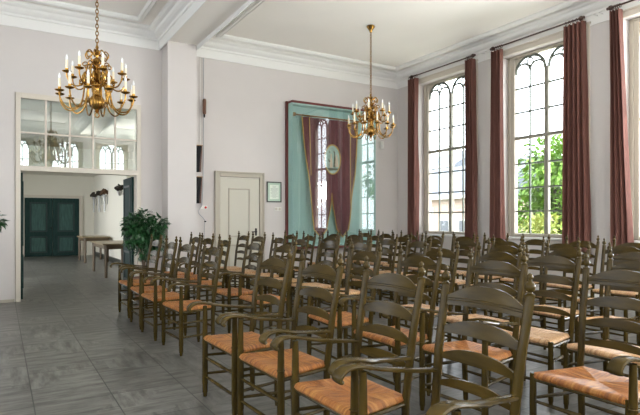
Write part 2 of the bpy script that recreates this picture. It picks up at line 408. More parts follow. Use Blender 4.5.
# ------------------------------------------------------------------ windows of the right wall
def arc_pts(cx, cz, r, a0, a1, n=10): return [(cx+r*math.cos(a0+(a1-a0)*i/n), cz+r*math.sin(a0+(a1-a0)*i/n)) for i in range(n+1)]
def tracery_window(name, loc, rot, half, sill, head, y_spring, bars, tr, detail=True):
    """built in local (x along wall, y outwards, z up)"""
    w = root_struct(name, loc); w.rotation_euler = (0, 0, rot)
    fw = .16; gi = half-fw
    m = MB()
    m.box(-half, -gi, 0, .1, sill, head).box(gi, half, 0, .1, sill, head).box(-gi, gi, 0, .1, head-.05, head).box(-gi, gi, 0, .1, sill, sill+.06)
    m.build('frame', M['winf'], w, bevel=.012)
    m = MB().box(-half+.05, -half+.08, -.02, 0, sill, head).box(half-.08, half-.05, -.02, 0, sill, head).box(-half+.05, half-.05, -.02, 0, head-.04, head-.01)
    m.build('frame_bead', M['winf'], w, bevel=.006)
    MB().box(-.04, .04, .01, .09, sill+.06, y_spring+.02).build('mullion', M['bar2'], w, bevel=.01)
    MB().box(-gi, gi, .005, .085, tr-.03, tr+.03).build('transom_bar', M['bar2'], w, bevel=.01)
    m = MB()
    for z in bars: m.box(-gi, gi, .03, .06, z-.014, z+.014)
    for s in (-1, 1):
        cx = s*(gi+.04)/2; m.box(cx-.013, cx+.013, .03, .06, sill+.06, y_spring)
    m.build('glazing_bar', M['bar'], w)
    # pointed tracery
    m = MB(); top = head-.05; lw = gi-.04
    for s in (-1, 1):
        c0 = s*(gi+.04)/2
        R = lw/2
        def arch(cx, r, h, rad, zz=y_spring):
            # two arcs meeting in a soft point
            L_ = [(cx-r*math.cos(t)**.85 if math.cos(t) > 0 else cx, zz+h*math.sin(t)) for t in [PI/2*i/10 for i in range(11)]]
            pts = L_+[(2*cx-x, z) for x, z in reversed(L_[:-1])]
            m.tube([(x, .045, z) for x, z in pts], rad, 6, flat=(1.2, 1))
        arch(c0, R, top-y_spring-.005, .024)
        for t in (-1, 1): arch(c0+t*R/2, R/2, .17, .017)
        ring = arc_pts(c0, y_spring+.185, .062, 0, 2*PI, 16)
        m.tube([(x, .045, z*1.0+(z-y_spring-.185)*.15) for x, z in ring], .015, 6)
    m.build('tracery', M['bar'], w, True)
    # solid spandrels above the arches
    m = MB()
    for s in (-1, 1):
        c0 = s*(gi+.04)/2; R = lw/2; N_ = 10
        outer = c0+s*R
        arc = [(c0+s*R*math.cos(t)**.85 if math.cos(t) > 1e-6 else c0, y_spring+(top-y_spring)*math.sin(t)) for t in [PI/2*i/N_ for i in range(N_+1)]]
        m.prism([(outer, top)]+arc, 'y', .03, .06)
    m.build('spandrel', M['winf'], w)
    MB().box(-gi, gi, .046, .049, sill+.06, top).build('glass_pane', M['glass'], w)
    return w
BARS = [3.82, 3.365, 2.395, 1.945, 1.505]
for i, cc in enumerate(WINC):
    w = tracery_window('window_%d' % (i+1), (XR+.15, cc, 0), -PI/2, HW, SILL, HEAD, 4.10, BARS, 2.885)
    s = MB().box(-HW-.05, HW+.05, -.2, 0, SILL-.04, SILL); s.build('window_sill', M['mould'], w, bevel=.01)
    s = MB(); x = HW
    s.box(-x-.11, -x, -.185, -.15, SILL-.04, HEAD).box(x, x+.11, -.185, -.15, SILL-.04, HEAD).box(-x-.11, x+.11, -.185, -.15, HEAD, HEAD+.10).box(-x-.13, x+.13, -.2, -.15, HEAD+.08, HEAD+.115)
    s.build('window_surround', M['trimw'], w, bevel=.01)
for i, cc in enumerate(FW):
    tracery_window('window_%d' % (i+7), (cc, YF-.14, 0), PI, .6, 1.0, 4.3, 3.95, [3.55, 3.1, 2.2, 1.7], 2.65)
for i, cc in enumerate((-.4, 2.0, 4.6, 7.0)):
    tracery_window('window_%d' % (i+13), (XL-.14, cc, 0), PI/2, .8, 1.0, 4.3, 3.95, [3.55, 3.1, 2.2, 1.7], 2.65)

# ------------------------------------------------------------------ curtains and rods
def curtain(y0, y1, label, yb0=None, yb1=None, z0=.72, z1=4.56, folds=4):
    """heavy pleated curtain hanging from y0..y1 (bottom yb0..yb1)"""
    yb0 = y0 if yb0 is None else yb0; yb1 = y1 if yb1 is None else yb1
    m = MB(); nu, nv = folds*14, 14; vs = []; fs = []
    ph = random.random()*6
    for side in (0, 1):
        for j in range(nv+1):
            v = j/nv; z = z1+(z0-z1)*v
            for i in range(nu+1):
                u = i/nu
                y = (y0+(y1-y0)*u)*(1-v)+(yb0+(yb1-yb0)*u)*v
                a = (.060+.012*v)
                x = 8.085+a*(1-2*abs(math.sin(u*folds*PI+.25*math.sin(ph+v*2)))**.55)+.008*math.sin(u*folds*4.6*PI+ph*2+v*1.5)
                y += .012*math.cos(u*folds*2*PI+v*2)
                vs.append((x+(.006 if side else 0), y, z))
    n1 = (nu+1)*(nv+1)
    for j in range(nv):
        for i in range(nu):
            a = j*(nu+1)+i; fs.append((a, a+1, a+nu+2, a+nu+1)); b = a+n1; fs.append((b, b+nu+1, b+nu+2, b+1))
    for i in range(nu):
        fs.append((i, i+n1, i+1+n1, i+1)); e = nv*(nu+1)+i; fs.append((e, e+1, e+1+n1, e+n1))
    for j in range(nv):
        a = j*(nu+1); fs.append((a, a+nu+1, a+nu+1+n1, a+n1)); e = a+nu; fs.append((e, e+n1, e+nu+1+n1, e+nu+1))
    m.add(vs, fs)
    o = m.build('curtain', M['curtain'], None, True)
    o['label'] = label; o['category'] = 'curtain'; o['group'] = 'curtains of the tall windows'
    return o
def curtain_rod(y0, y1, label, rings):
    t = thing('curtain_rod', label, 'curtain rod', (8.08, (y0+y1)/2, 4.62), group='curtain rods'); c0 = (y0+y1)/2
    MB().tube([(0, y0-c0, 0), (0, y1-c0, 0)], .014, 10).build('rod', M['rod'], t, True)
    for s, y in ((-1, y0-c0), (1, y1-c0)):
        MB().lathe([(.0, 0), (.02, .0), (.024, .012), (.016, .02), (.035, .04), (.04, .06), (.033, .082), (.0, .095)], 12).xf(Matrix.Translation((0, y, 0)) @ Matrix.Rotation(-s*PI/2, 4, 'X')).build('finial', M['rod'], t, True)
        MB().tube([(0, y-s*.14, 0), (.15, y-s*.14, 0)], .012, 8).lathe([(.035, 0), (.035, .012)], 12, (0, 0, 0)).build('bracket', M['rod'], t, True) if False else MB().tube([(0, y-s*.14, 0), (.14, y-s*.14, 0)], .007, 8).build('bracket', M['mould'], t, True)
    for (a, b) in rings:
        n = 6
        for i in range(n):
            yy = a+(b-a)*(i+.5)/n-c0
            pts = [(.028*math.cos(q), yy, -.008+.030*math.sin(q)) for q in [2*PI*k/12 for k in range(13)]]
            MB().tube(pts, .0045, 5, False).build('curtain_ring', M['rod'], t, True)
    return t
CUR = [((9.42, 9.13, 9.42, 9.10), 'reddish-brown curtain left of the first window, nearest the room corner'),
       ((7.66, 7.45, 7.66, 7.38), 'reddish-brown curtain right of the first window, the one looking out on a brick house'),
       ((7.02, 6.75, 7.04, 6.70), 'reddish-brown curtain left of the second window, the one with green trees'),
       ((5.48, 5.10, 5.52, 5.02), 'wide reddish-brown curtain right of the second window, the one with green trees'),
       ((4.70, 4.53, 4.70, 4.34), 'reddish-brown curtain at the right edge of the photo, flaring towards its hem')]
for (a, b, a2, b2), lb in CUR: curtain(a, b, lb, a2, b2, folds=4 if a-b < .35 else 5)
curtain_rod(9.38, 7.42, 'dark wooden curtain rod above the first window, nearest the corner', [(9.42, 9.13), (7.66, 7.45)])
curtain_rod(7.04, 5.12, 'dark wooden curtain rod above the second window, middle of the three', [(7.02, 6.75), (5.48, 5.10)])
curtain_rod(4.75, 2.80, 'dark wooden curtain rod above the window cut by the right edge', [(4.70, 4.53)])

# ------------------------------------------------------------------ chandeliers
def chandelier(loc, label, base=2.6):
    cx, cy = loc; t = thing('chandelier', label, 'chandelier', (cx, cy, base), group='brass chandeliers'); e0 = ZC-base
    MB().lathe([(.0, e0), (.07, e0), (.078, e0-.015), (.055, e0-.05), (.028, e0-.09), (.02, e0-.12), (0, e0-.13)], 16).build('canopy', M['brass'], t, True)
    m = MB(); z = e0-.12; k = 0
    while z > .80:
        pts = []
        for q in range(13):
            a = 2*PI*q/12; r1, r2 = .016, .029
            dx = r1*math.cos(a); dz = r2*math.sin(a)
            pts.append((dx if k % 2 else 0, 0 if k % 2 else dx, z-.025+dz))
        m.tube(pts, .0055, 5, False); z -= .043; k += 1
    m.build('chain', M['brassd'], t, True)
    MB().lathe([(0, .80), (.012, .80), (.02, .775), (.012, .76), (.03, .74), (.038, .715), (.02, .69), (.016, .66), (.045, .63), (.055, .60), (.03, .57), (.018, .55), (.022, .52),
                (.05, .49), (.06, .46), (.03, .43), (.02, .40), (.035, .37), (.065, .35), (.065, .32), (.03, .30), (.02, .27), (.03, .24), (.03, .22), (.06, .20),
                (.085, .165), (.093, .13), (.085, .09), (.06, .058), (.03, .045), (.02, .03), (.03, .02), (.012, .008), (0, .0)], 20).build('stem', M['brass'], t, True)
    MB().tube([(.0+.024*math.cos(q), 0, -.02+.026*math.sin(q)) for q in [2*PI*k/14 for k in range(15)]], .006, 6, False).build('pull_ring', M['brass'], t, True)
    def arm(ang, R, zs, ze, sc, n):
        # S-scroll: leaves the stem, dips, swings up to the pan
        pts = catmull([(.03, 0, zs), (.085, 0, zs+.055*sc), (.125*sc+.01, 0, zs+.01*sc), (.165*sc+.01, 0, ze-.10*sc), (R*.64, 0, ze-.178*sc), (R*.84, 0, ze-.165*sc), (R*.97, 0, ze-.09*sc), (R, 0, ze-.03), (R, 0, ze)], 5)
        rot = Matrix.Rotation(ang, 4, 'Z')
        m = MB().tube(pts, [.0105*(1-.25*i/len(pts)) for i in range(len(pts))], 7)
        cr = catmull([(.10*sc, 0, zs+.05*sc), (.15*sc, 0, zs+.085*sc), (.195*sc, 0, zs+.06*sc), (.185*sc, 0, zs+.025*sc), (.155*sc, 0, zs+.035*sc)], 4)
        m.tube(cr, .007, 6); m.xf(rot)
        a = m.build('arm', M['brass'], t, True)
        e = Matrix.Translation(rot @ Vector((R, 0, ze)))
        MB().lathe([(0, -.012), (.012, -.01), (.04, .0), (.052, .010), (.052, .014), (.02, .010), (.016, .03), (.019, .045), (.0, .046)], 14).xf(e).build('drip_pan', M['brass'], a, True)
        MB().lathe([(0, .044), (.0145, .044), (.0145, .140), (0, .142)], 9).xf(e).build('candle_sleeve', M['candle'], a, True)
        MB().lathe([(0, .140), (.010, .142), (.015, .160), (.011, .180), (.004, .200), (0, .204)], 9).xf(e).build('flame_bulb', M['bulb'], a, True)
    for i in range(12): arm(2*PI*(i+.3)/12, .41, .30, .205, 1.0, 0)
    for i in range(8): arm(2*PI*(i+.05)/8, .325, .52, .44, .80, 1)
    # small scrolls between the tiers
    for i in range(8):
        a = 2*PI*(i+.5)/8
        pts = catmull([(.03, 0, .40), (.10, 0, .47), (.16, 0, .44), (.15, 0, .37), (.105, 0, .385), (.12, 0, .42)], 4)
        p2 = catmull([(.03, 0, .68), (.09, 0, .73), (.13, 0, .69), (.11, 0, .64), (.085, 0, .66)], 4)
        MB().tube(pts, .010, 6).xf(Matrix.Rotation(a, 4, 'Z')).build('scroll_ornament', M['brass'], t, True)
        MB().tube(p2, .008, 6).xf(Matrix.Rotation(a, 4, 'Z')).build('scroll_ornament', M['brass'], t, True)
    return t
chandelier((.98, 6.71), 'two-tier brass chandelier hanging before the glazed transom of the doorway')
chandelier((5.74, 7.73), 'two-tier brass chandelier hanging before the banner display case', 2.82)

# ------------------------------------------------------------------ chairs
def make_chair(arms, seat='rush'):
    label = 'x'
    t = thing('ladderback_armchair' if arms else 'ladderback_chair', label, 'chair')
    FX, RX, FY, RY = -.19, .175, .275, .20
    LEAN = [(RX, 0), (RX-.005, .44), (RX+.03, .75), (RX+.085, 1.045)]
    def rx(z):
        for (a, za), (b, zb) in zip(LEAN, LEAN[1:]):
            if z <= zb: return a+(b-a)*(z-za)/(zb-za)
        return LEAN[-1][0]
    for s in (-1, 1):
        def ry(z): return s*(RY+.03*z)
        p = MB()
        zs = [0, .03, .034, .10, .104, .44, .60, .75, .90, 1.02, 1.045]
        rs = [.013, .016, .019, .020, .021, .021, .021, .021, .020, .020, .019]
        p.tube([(rx(z), ry(z), z) for z in zs], rs, 10)
        bp = p.build('back_post', M['wood'], t, True)
        X, Y = rx(1.045), ry(1.045)
        MB().lathe([(.012, 0), (.021, .002), (.021, .010), (.012, .014), (.011, .02), (.020, .028), (.0225, .040), (.018, .054), (.009, .062), (.007, .068), (.012, .072), (.013, .080), (.008, .09), (.0, .096)], 10, (X, Y, 1.043)).build('finial', M['wood'], bp, True)
        f = MB(); top = .69 if arms else .462
        zs = [0, .03, .034, .095, .1, .3, .44, .47, top] if arms else [0, .03, .034, .095, .1, .3, top]
        rs = [.014, .017, .020, .021, .023, .023, .022, .021, .017] if arms else [.013, .016, .019, .020, .021, .021, .019]
        f.tube([(FX, s*FY, z) for z in zs], rs, 10)
        if arms: f.lathe([(.023, 0), (.026, .004), (.023, .008)], 10, (FX, s*FY, .478)); f.lathe([(.018, 0), (.0215, .004), (.018, .008)], 10, (FX, s*FY, .49))
        f.build('front_leg', M['wood'], t, True)
        for z in (.315, .175):
            MB().tube([(FX, s*FY, z), ((FX+RX)/2, s*(FY+RY)/2, z), (RX, s*(RY+.03*z), z)], [.009, .0125, .009], 8).build('side_rung', M['wood'], t, True)
        if arms:
            pts = catmull([(rx(.655), ry(.655), .655), (.06, s*.235, .668), (-.08, s*.262, .688), (-.19, s*.277, .712), (-.255, s*.284, .716), (-.295, s*.287, .702), (-.315, s*.288, .675), (-.305, s*.287, .660)], 5)
            n = len(pts); m = MB(); vs = []; fs = []
            for i, p_ in enumerate(pts):
                q = i/(n-1); wdt = .017+.019*min(1, q*1.5); th = .0108
                tg = (pts[min(i+1, n-1)]-pts[max(i-1, 0)]).normalized(); side = Vector((0, 1, 0)); nn = side.cross(tg).normalized()
                for k in range(10):
                    a = 2*PI*k/10; ca, sa = math.cos(a), math.sin(a)
                    ex = math.copysign(abs(ca)**.6, ca); ey = math.copysign(abs(sa)**.6, sa)
                    vs.append(p_+side*wdt*ex+nn*th*ey)
            for i in range(n-1):
                for k in range(10): fs.append((i*10+k, i*10+(k+1) % 10, (i+1)*10+(k+1) % 10, (i+1)*10+k))
            fs += [tuple(range(9, -1, -1)), tuple((n-1)*10+k for k in range(10))]
            m.add(vs, fs); m.build('armrest', M['wood'], t, True)
    for z in (.30, .155): MB().tube([(FX, -FY, z), (FX, 0, z), (FX, FY, z)], [.009, .0135, .009], 8).build('front_rung', M['wood'], t, True)
    MB().tube([(RX, -RY, .24), (RX, 0, .24), (RX, RY, .24)], [.009, .0125, .009], 8).build('rear_rung', M['wood'], t, True)
    # ladder slats: arched top with small shoulders, bowed to the back
    for zc, hc, he in ((.955, .100, .047), (.828, .073, .034), (.713, .061, .029), (.592, .052, .027)):
        n = 20; W2 = RY+.03*zc-.004; vs = []; fs = []
        for i in range(n+1):
            u = -1+2*i/n; y = u*W2
            # arch with a soft shoulder near each post
            au = abs(u); arch = max(0, 1-(au/.88)**2.5)
            top = zc+he+(hc-he)*arch
            bot = zc+.006*(1-u*u)
            bow = .016*(1-u*u)
            for zz in (bot, top):
                for dx in (-.004, .004): vs.append((rx(zz)+bow+dx, y, zz))
        for i in range(n):
            a = i*4; b = a+4
            fs += [(a, b, b+2, a+2), (a+1, a+3, b+3, b+1), (a+2, b+2, b+3, a+3), (a, a+1, b+1, b)]
        fs += [(0, 2, 3, 1), (n*4, n*4+1, n*4+3, n*4+2)]
        m = MB(); m.add(vs, fs)
        if zc > .9:   # scored lines along the lower edge of the top slat
            for dz in (.022, .032):
                m.tube([(rx(zc+dz)+.016*(1-u*u)-.0042, u*W2*.97, zc+dz+.006*(1-u*u)) for u in [-1+2*i/12 for i in range(13)]], .0022, 4)
        m.build('ladder_slat', M['woodslat'], t, True)
    # seat rails below the rush
    # puffy woven seat
    m = MB(); nu = 28; vs = []; fs = []
    x0, x1, y0, y1 = FX-.022, RX+.012, FY+.018, RY+.012
    for side in (0, 1):
        for i in range(nu+1):
            u = i/nu; 
            for j in range(nu+1):
                v = j/nu; x = x0+(x1-x0)*u; hw = y0+(y1-y0)*u; y = -hw+2*hw*v
                du = min(u, 1-u); dv = min(v, 1-v); e = min(du, dv)
                edge = min(1, e/.10); rnd = math.sqrt(max(0, 1-(1-edge)**2))
                dip = .020*min(1, max(0, (e-.08)/.42))
                ridge = .006*math.exp(-((du-dv)/.03)**2)*min(1, e/.1)
                z = .448+.022*rnd-dip+ridge*.6
                if side: z = .448-.024*rnd+dip*.3
                rx_, ry_ = x, y
                # round the corners in a little
                if du < .06 and dv < .06:
                    k = 1-math.hypot(.06-du, .06-dv)/.085
                    rx_ += (.012 if u < .5 else -.012)*(1-max(0, k)); ry_ += (.012 if v < .5 else -.012)*(1-max(0, k))
                vs.append((rx_, ry_, z))
    n1 = (nu+1)**2
    for i in range(nu):
        for j in range(nu):
            a = i*(nu+1)+j; fs.append((a, a+1, a+nu+2, a+nu+1)); b = a+n1; fs.append((b, b+nu+1, b+nu+2, b+1))
    m.add(vs, fs)
    import bmesh
    o = m.build('seat', M[seat], t, False)
    bm = bmesh.new(); bm.from_mesh(o.data); bmesh.ops.remove_doubles(bm, verts=bm.verts, dist=.0004); bmesh.ops.recalc_face_normals(bm, faces=bm.faces); bm.to_mesh(o.data); bm.free()
    o.data.polygons.foreach_set('use_smooth', [True]*len(o.data.polygons))
    # wooden seat rail seen under the rush
    MB().tube([(FX, -FY, .425), (FX, FY, .425)], .012, 8).tube([(FX, FY, .425), (RX, RY+.01, .425)], .012, 8).tube([(FX, -FY, .425), (RX, -RY-.01, .425)], .012, 8).tube([(RX, -RY, .425), (RX, RY, .425)], .012, 8).build('seat_rail', M['wood'], t, True)
    return t
def dup(root):
    r = root.copy(); COL.objects.link(r)
    for ch in list(root.children):
        q = ch.copy(); COL.objects.link(q); q.parent = r
        for g_ in ch.children:
            d_ = g_.copy(); COL.objects.link(d_); d_.parent = q
    return r
ARM = make_chair(True); SIDE = make_chair(False, 'straw'); used = set()
ORD = ['nearest the camera', 'second from the camera', 'third from the camera', 'fourth from the camera', 'fifth from the camera', 'sixth from the camera', 'seventh from the camera']
ROWN = ['front row beside the open floor', 'second row', 'third row', 'fourth row', 'fifth row', 'sixth row, next to the windows']
# each row: (has arms, near block [(back X, Y, turn)], far block beyond the cross aisle)
ROWS = [
 (True, [(1.80, 1.60, 0), (1.83, 2.27, 1), (1.82, 3.01, 2), (1.80, 3.66, 2)], [(1.97, 5.50, 3), (1.92, 6.28, 2), (1.93, 6.98, 0), (1.95, 7.85, 2)]),
 (True, [(2.93, 1.06, 0), (3.10, 1.72, 0, 'armless'), (3.02, 2.58, 2), (2.90, 3.25, 0), (2.93, 4.03, -2)], [(2.85, 5.50, 2), (2.78, 6.22, 0), (2.76, 7.22, -3), (2.82, 8.12, 2), (2.85, 8.82, 0)]),
 (False, [(3.9, 2.04, -2), (3.85, 2.72, 3), (3.90, 3.30, 0), (3.88, 4.02, 0)], [(3.92, 5.50, -2), (3.9, 6.22, 2), (3.88, 7.0, 0), (3.9, 7.75, -1), (3.88, 8.5, 2), (3.9, 9.22, 0)]),
 (False, [(4.9, 2.62, 1), (4.92, 3.30, -2), (4.9, 4.05, 2)], [(4.9, 5.50, -1), (5.0, 6.32, 0), (4.9, 7.05, -2), (4.9, 7.78, 1), (4.9, 8.5, -3), (4.9, 9.22, 2)]),
 (False, [(5.95, 3.30, -1), (5.9, 4.05, 2)], [(5.9, 4.85, 0), (5.9, 5.60, -2), (5.92, 6.33, 0), (5.9, 7.05, 1), (5.9, 7.8, -2), (5.9, 8.5, 2), (5.9, 9.22, 0)]),
 (False, [(6.9, 3.72, 2), (6.92, 4.42, 0)], [(6.9, 5.15, -2), (6.88, 5.88, 0), (6.9, 6.6, 2), (6.9, 7.32, -1), (6.92, 8.05, 2), (6.9, 8.78, 0), (6.9, 9.5, -2)]),
]
ADJ = {}
for r, (arms, near, far) in enumerate(ROWS):
    for blk, lst in (('near', near), ('far', far)):
        for k, (xb, y, a, *odd) in enumerate(lst):
            P0 = make_chair(False, 'rush') if odd else ARM if arms else SIDE
            if P0.name in used: o = dup(P0)
            else: o = P0; used.add(P0.name)
            th = math.radians(a); o.location = (xb-.26*math.cos(th), y-.26*math.sin(th), 0); o.rotation_euler = (0, 0, th)
            nm = 'armless chair with orange seat' if odd else 'armchair' if arms else 'armless chair'
            where = 'before the cross aisle' if blk == 'near' else 'beyond the cross aisle'
            o['label'] = 'ladderback %s, %s, %s %s' % (nm, ROWN[r].replace(' beside the open floor', '').replace(', next to the windows', ''), ORD[k], where)
            o['group'] = 'ladderback armchairs' if arms and not odd else 'armless ladderback chairs'

# ------------------------------------------------------------------ banner display case
t = thing('display_case', 'tall teal glass-fronted display case with a maroon frame on the back wall', 'display case', (6.32, YB, 0))
X0, X1, Z0, Z1, D = -1.10, 1.08, .78, 3.80, .22
MB().box(X0, X1, -.03, -.002, Z0, Z1).build('back_panel', M['teal'], t)
MB().box(X0, X0+.025, -D, -.03, Z0, Z1).box(X1-.025, X1, -D, -.03, Z0, Z1).box(X0+.025, X1-.025, -D, -.03, Z1-.03, Z1).box(X0+.025, X1-.025, -D, -.03, Z0, Z0+.03).build('side_panel', M['teal'], t)
MB().box(X0-.05, X0, -.06, -.002, Z0-.04, Z1+.05).box(X1, X1+.05, -.06, -.002, Z0-.04, Z1+.05).box(X0, X1, -D-.01, -.002, Z1, Z1+.05).box(X0-.02, X1+.02, -D-.02, -.002, Z0-.05, Z0).build('frame', M['maroon'], t, bevel=.004)
MB().box(X0+.0, X1-.0, -D-.006, -D, Z0, Z1).build('glass_front', M['caseglass'], t)

# the banner hangs inside the case
YBn = YB-.12
bn = thing('banner', 'plum velvet swallowtail banner with gold edging hanging inside the teal case', 'banner', (6.23, YBn, 3.55))
zt = 0
def bx(z, side):    # outer edges
    q = -z/2.45
    return -.72+.31*q if side < 0 else .73-.09*q-.17*q*q
nz, nx = 40, 48; vs = []; fs = []; TOP, BOT, AP = 0.0, -2.42, -1.62
def cloth(u, z, xo):
    return .018*math.sin(xo*26+z*.6)+.010*math.sin(xo*47+1+z*1.3)
def tail(sgn):
    m = MB(); vs = []; fs = []
    for side in (0, 1):
        for j in range(nz+1):
            for i in range(nx//2+1):
                u = i/(nx//2); zz = z = TOP+(BOT-.17*(1-abs(2*u-1))-TOP)*j/nz
                xo = bx(z, sgn); inner = .04+sgn*max(0, AP-z)*.16; x = inner+(xo-inner)*u
                vs.append((x, cloth(u, z, x)+(.004 if side else 0), zz))
    w = nx//2+1; n1 = w*(nz+1)
    for j in range(nz):
        for i in range(w-1):
            a = j*w+i; fs.append((a, a+1, a+w+1, a+w)); b = a+n1; fs.append((b, b+w, b+w+1, b+1))
    for i in range(w-1):
        fs.append((i, i+n1, i+1+n1, i+1)); e = nz*w+i; fs.append((e, e+1, e+1+n1, e+n1))
    for j in range(nz):
        a = j*w; fs.append((a, a+w, a+w+n1, a+n1)); e = a+w-1; fs.append((e, e+n1, e+w+n1, e+w))
    m.add(vs, fs); return m
a = tail(-1); b = tail(1); a.add(b.v, b.f); a.build('cloth', M['banner'], bn, True)
m = MB()
def edge(fx, z0, z1, r, n=30): m.tube([(fx(z0+(z1-z0)*i/n), cloth(0, z0+(z1-z0)*i/n, fx(z0+(z1-z0)*i/n))-.006, z0+(z1-z0)*i/n) for i in range(n+1)], r, 6)
edge(lambda z: bx(z, -1), 0, BOT, .016); edge(lambda z: bx(z, 1), 0, BOT, .016)
edge(lambda z: .04-(AP-z)*.16, AP, BOT, .012); edge(lambda z: .04+(AP-z)*.16, AP, BOT, .012)
for sg in (-1, 1):
    o_, i_ = bx(BOT, sg), .04+sg*(AP-BOT)*.16
    m.tube([(o_, -.01, BOT), ((o_+i_)/2, -.01, BOT-.17), (i_, -.01, BOT)], .015, 6)
m.build('fringe', M['gold'], bn, True)
m = MB(); edge(lambda z: -.54+.05*(-z/1.4), 0, -1.25, .012); edge(lambda z: .56-.02*(-z/1.4), 0, -1.9, .012)
m.build('gold_band', M['gold'], bn, True)
MB().tube([(-.86, 0, .03), (.86, 0, .03)], .018, 10).build('banner_rod', M['brassd'], bn, True)
for s in (-1, 1): MB().lathe([(0, -.045), (.02, -.04), (.042, -.018), (.046, 0), (.042, .018), (.02, .04), (0, .045)], 14, (s*.90, 0, .03)).build('rod_ball', M['brass'], bn, True)
# oval emblem with a painted harbour scene: gold ring, pale ground, figures, boat
em = MB()
n = 32; vs = [(.04+.20*math.cos(2*PI*k/n), -.034, -.88+.315*math.sin(2*PI*k/n)) for k in range(n)]+[(.04+.20*math.cos(2*PI*k/n), -.024, -.88+.315*math.sin(2*PI*k/n)) for k in range(n)]
em.add(vs, [tuple(range(n)), tuple(range(2*n-1, n-1, -1))]+[(k, (k+1) % n, (k+1) % n+n, k+n) for k in range(n)])
M['emb'] = mat('painted_emblem_ground', L('a9c3b4'), .6, noise=(6, .18))
M['embf'] = mat('painted_figure_pale', L('d8c8ae'), .6); M['embd'] = mat('painted_figure_dark', L('6a6f5c'), .6)
e = em.build('emblem', M['emb'], bn)
MB().tube([(.04+.205*math.cos(2*PI*k/n), -.034, -.88+.32*math.sin(2*PI*k/n)) for k in range(n+1)], .015, 6, False).build('emblem_ring', M['gold'], e, True)
m = MB()
def fig(x, z, h, w): m.prism([(x-w, z), (x+w, z), (x+w*.7, z+h*.55), (x+w*.35, z+h*.75), (x+w*.35, z+h), (x-w*.35, z+h), (x-w*.35, z+h*.75), (x-w*.7, z+h*.55)], 'y', -.042, -.034)
fig(.0, -1.06, .30, .035); fig(.14, -1.04, .27, .05); m.build('painted_figures', M['embf'], e)
m = MB(); fig(.09, -1.05, .33, .03); m.prism([(-.10, -1.07), (.19, -1.07), (.16, -1.11), (-.05, -1.13)], 'y', -.042, -.034)
m.prism([(-.08, -.86), (-.02, -.93), (-.06, -.94)], 'y', -.042, -.034); m.prism([(-.06, -.70), (-.02, -.72), (-.05, -.74)], 'y', -.042, -.034); m.prism([(.06, -.69), (.10, -.71), (.07, -.73)], 'y', -.042, -.034)
m.build('painted_boat', M['embd'], e)

# ------------------------------------------------------------------ things on the back wall
t = thing('framed_certificate', 'small dark-framed certificate on pale green mount, between the panelled door and the case', 'picture', (4.91, YB, 1.925))
MB().box(-.17, .17, -.025, -.001, -.215, -.19).box(-.17, .17, -.025, -.001, .19, .215).box(-.17, -.147, -.025, -.001, -.19, .19).box(.147, .17, -.025, -.001, -.19, .19).build('frame', M['framed'], t, bevel=.004)
MB().box(-.147, .147, -.012, -.001, -.19, .19).build('mount', M['matg'], t)
MB().box(-.105, .105, -.016, -.012, -.15, .15).build('paper', M['paper'], t)
m = MB()
for i in range(11):
    z = .12-.023*i; w = [.04, .03, .085, .08, .085, .06, .085, .08, .05, .085, .04][i]; m.box(-w, w, -.0175, -.016, z-.003, z+.003)
m.build('printed_lines', M['ink'], t)
t = thing('light_switch', 'small white double light switch below the framed certificate', 'light switch', (5.0, YB, 1.57))
MB().box(-.08, .08, -.012, -.001, -.04, .04).build('switch_plate', M['white'], t, bevel=.004)
for s in (-1, 1): MB().box(s*.04-.025, s*.04+.025, -.02, -.012, -.028, .028).build('rocker', M['trimw'], t, bevel=.003)
t = thing('fire_call_button', 'small round red push button on a white plate left of the panelled door', 'button', (3.43, YB, 1.585))
MB().box(-.10, .035, -.01, -.001, -.035, .035).build('button_plate', M['white'], t, bevel=.003)
MB().lathe([(0, 0), (.022, 0), (.022, .012), (.016, .02), (0, .021)], 14).xf(Matrix.Translation((.0, -.01, 0)) @ Matrix.Rotation(PI/2, 4, 'X')).build('push_button', M['red'], t, True)
t = thing('wall_sensor', 'small white sensor box on the back wall right of the display case', 'sensor', (7.72, YB, 3.11))
MB().box(-.05, .05, -.06, -.001, -.09, .09).build('sensor_body', M['white'], t, bevel=.012)
MB().lathe([(0, 0), (.03, 0), (.026, .014), (0, .02)], 12).xf(Matrix.Translation((0, -.06, -.02)) @ Matrix.Rotation(PI/2, 4, 'X')).build('sensor_lens', M['mould'], t, True)

# column loudspeakers, cable pipe and cylinder by the pilaster
def speaker(z0, z1, tilt, label):
    t = thing('column_loudspeaker', label, 'loudspeaker', (3.27, YB-.05, z0), group='black column loudspeakers')
    h = z1-z0
    MB().prism([(-.055, h), (.030, h), (-.012, 0), (-.050, 0)], 'y', -.10, 0).build('speaker_body', M['black'], t, bevel=.004)
    MB().prism([(.031, h), (.048, h), (.018, 0), (-.011, 0)], 'y', -.10, -.0).build('speaker_edge', M['copper'], t)
    MB().box(-.055, .058, -.10, 0, h+.001, h+.012).build('speaker_cap', M['brassd'], t)
    MB().box(-.03, .02, 0, .05, h*.45, h*.55).build('wall_bracket', M['pipe'], t)
speaker(2.26, 2.76, 0, 'narrow black column loudspeaker beside the pilaster, the upper of two')
speaker(1.66, 2.16, 0, 'narrow black column loudspeaker beside the pilaster, the lower of two')
t = thing('cable_pipe', 'thin grey cable pipe running down the wall beside the pilaster', 'pipe', (3.38, YB-.03, 0))
MB().tube([(0, 0, 4.48), (0, 0, 2.9), (-.005, 0, 2.2), (-.03, 0, 1.62)], .010, 7).build('pipe', M['pipe'], t, True)
MB().tube(catmull([(-.03, 0, 1.62), (-.10, -.01, 1.52), (-.09, -.02, 1.46), (-.02, -.02, 1.39), (.03, -.01, 1.32), (.02, 0, 1.24), (.0, 0, .3)], 5), .008, 7).build('cable', M['pipe'], t, True)
MB().lathe([(0, 0), (.02, 0), (.022, .02), (0, .025)], 8, (.03, -.02, 1.30)).build('cable_plug', M['black'], t, True)
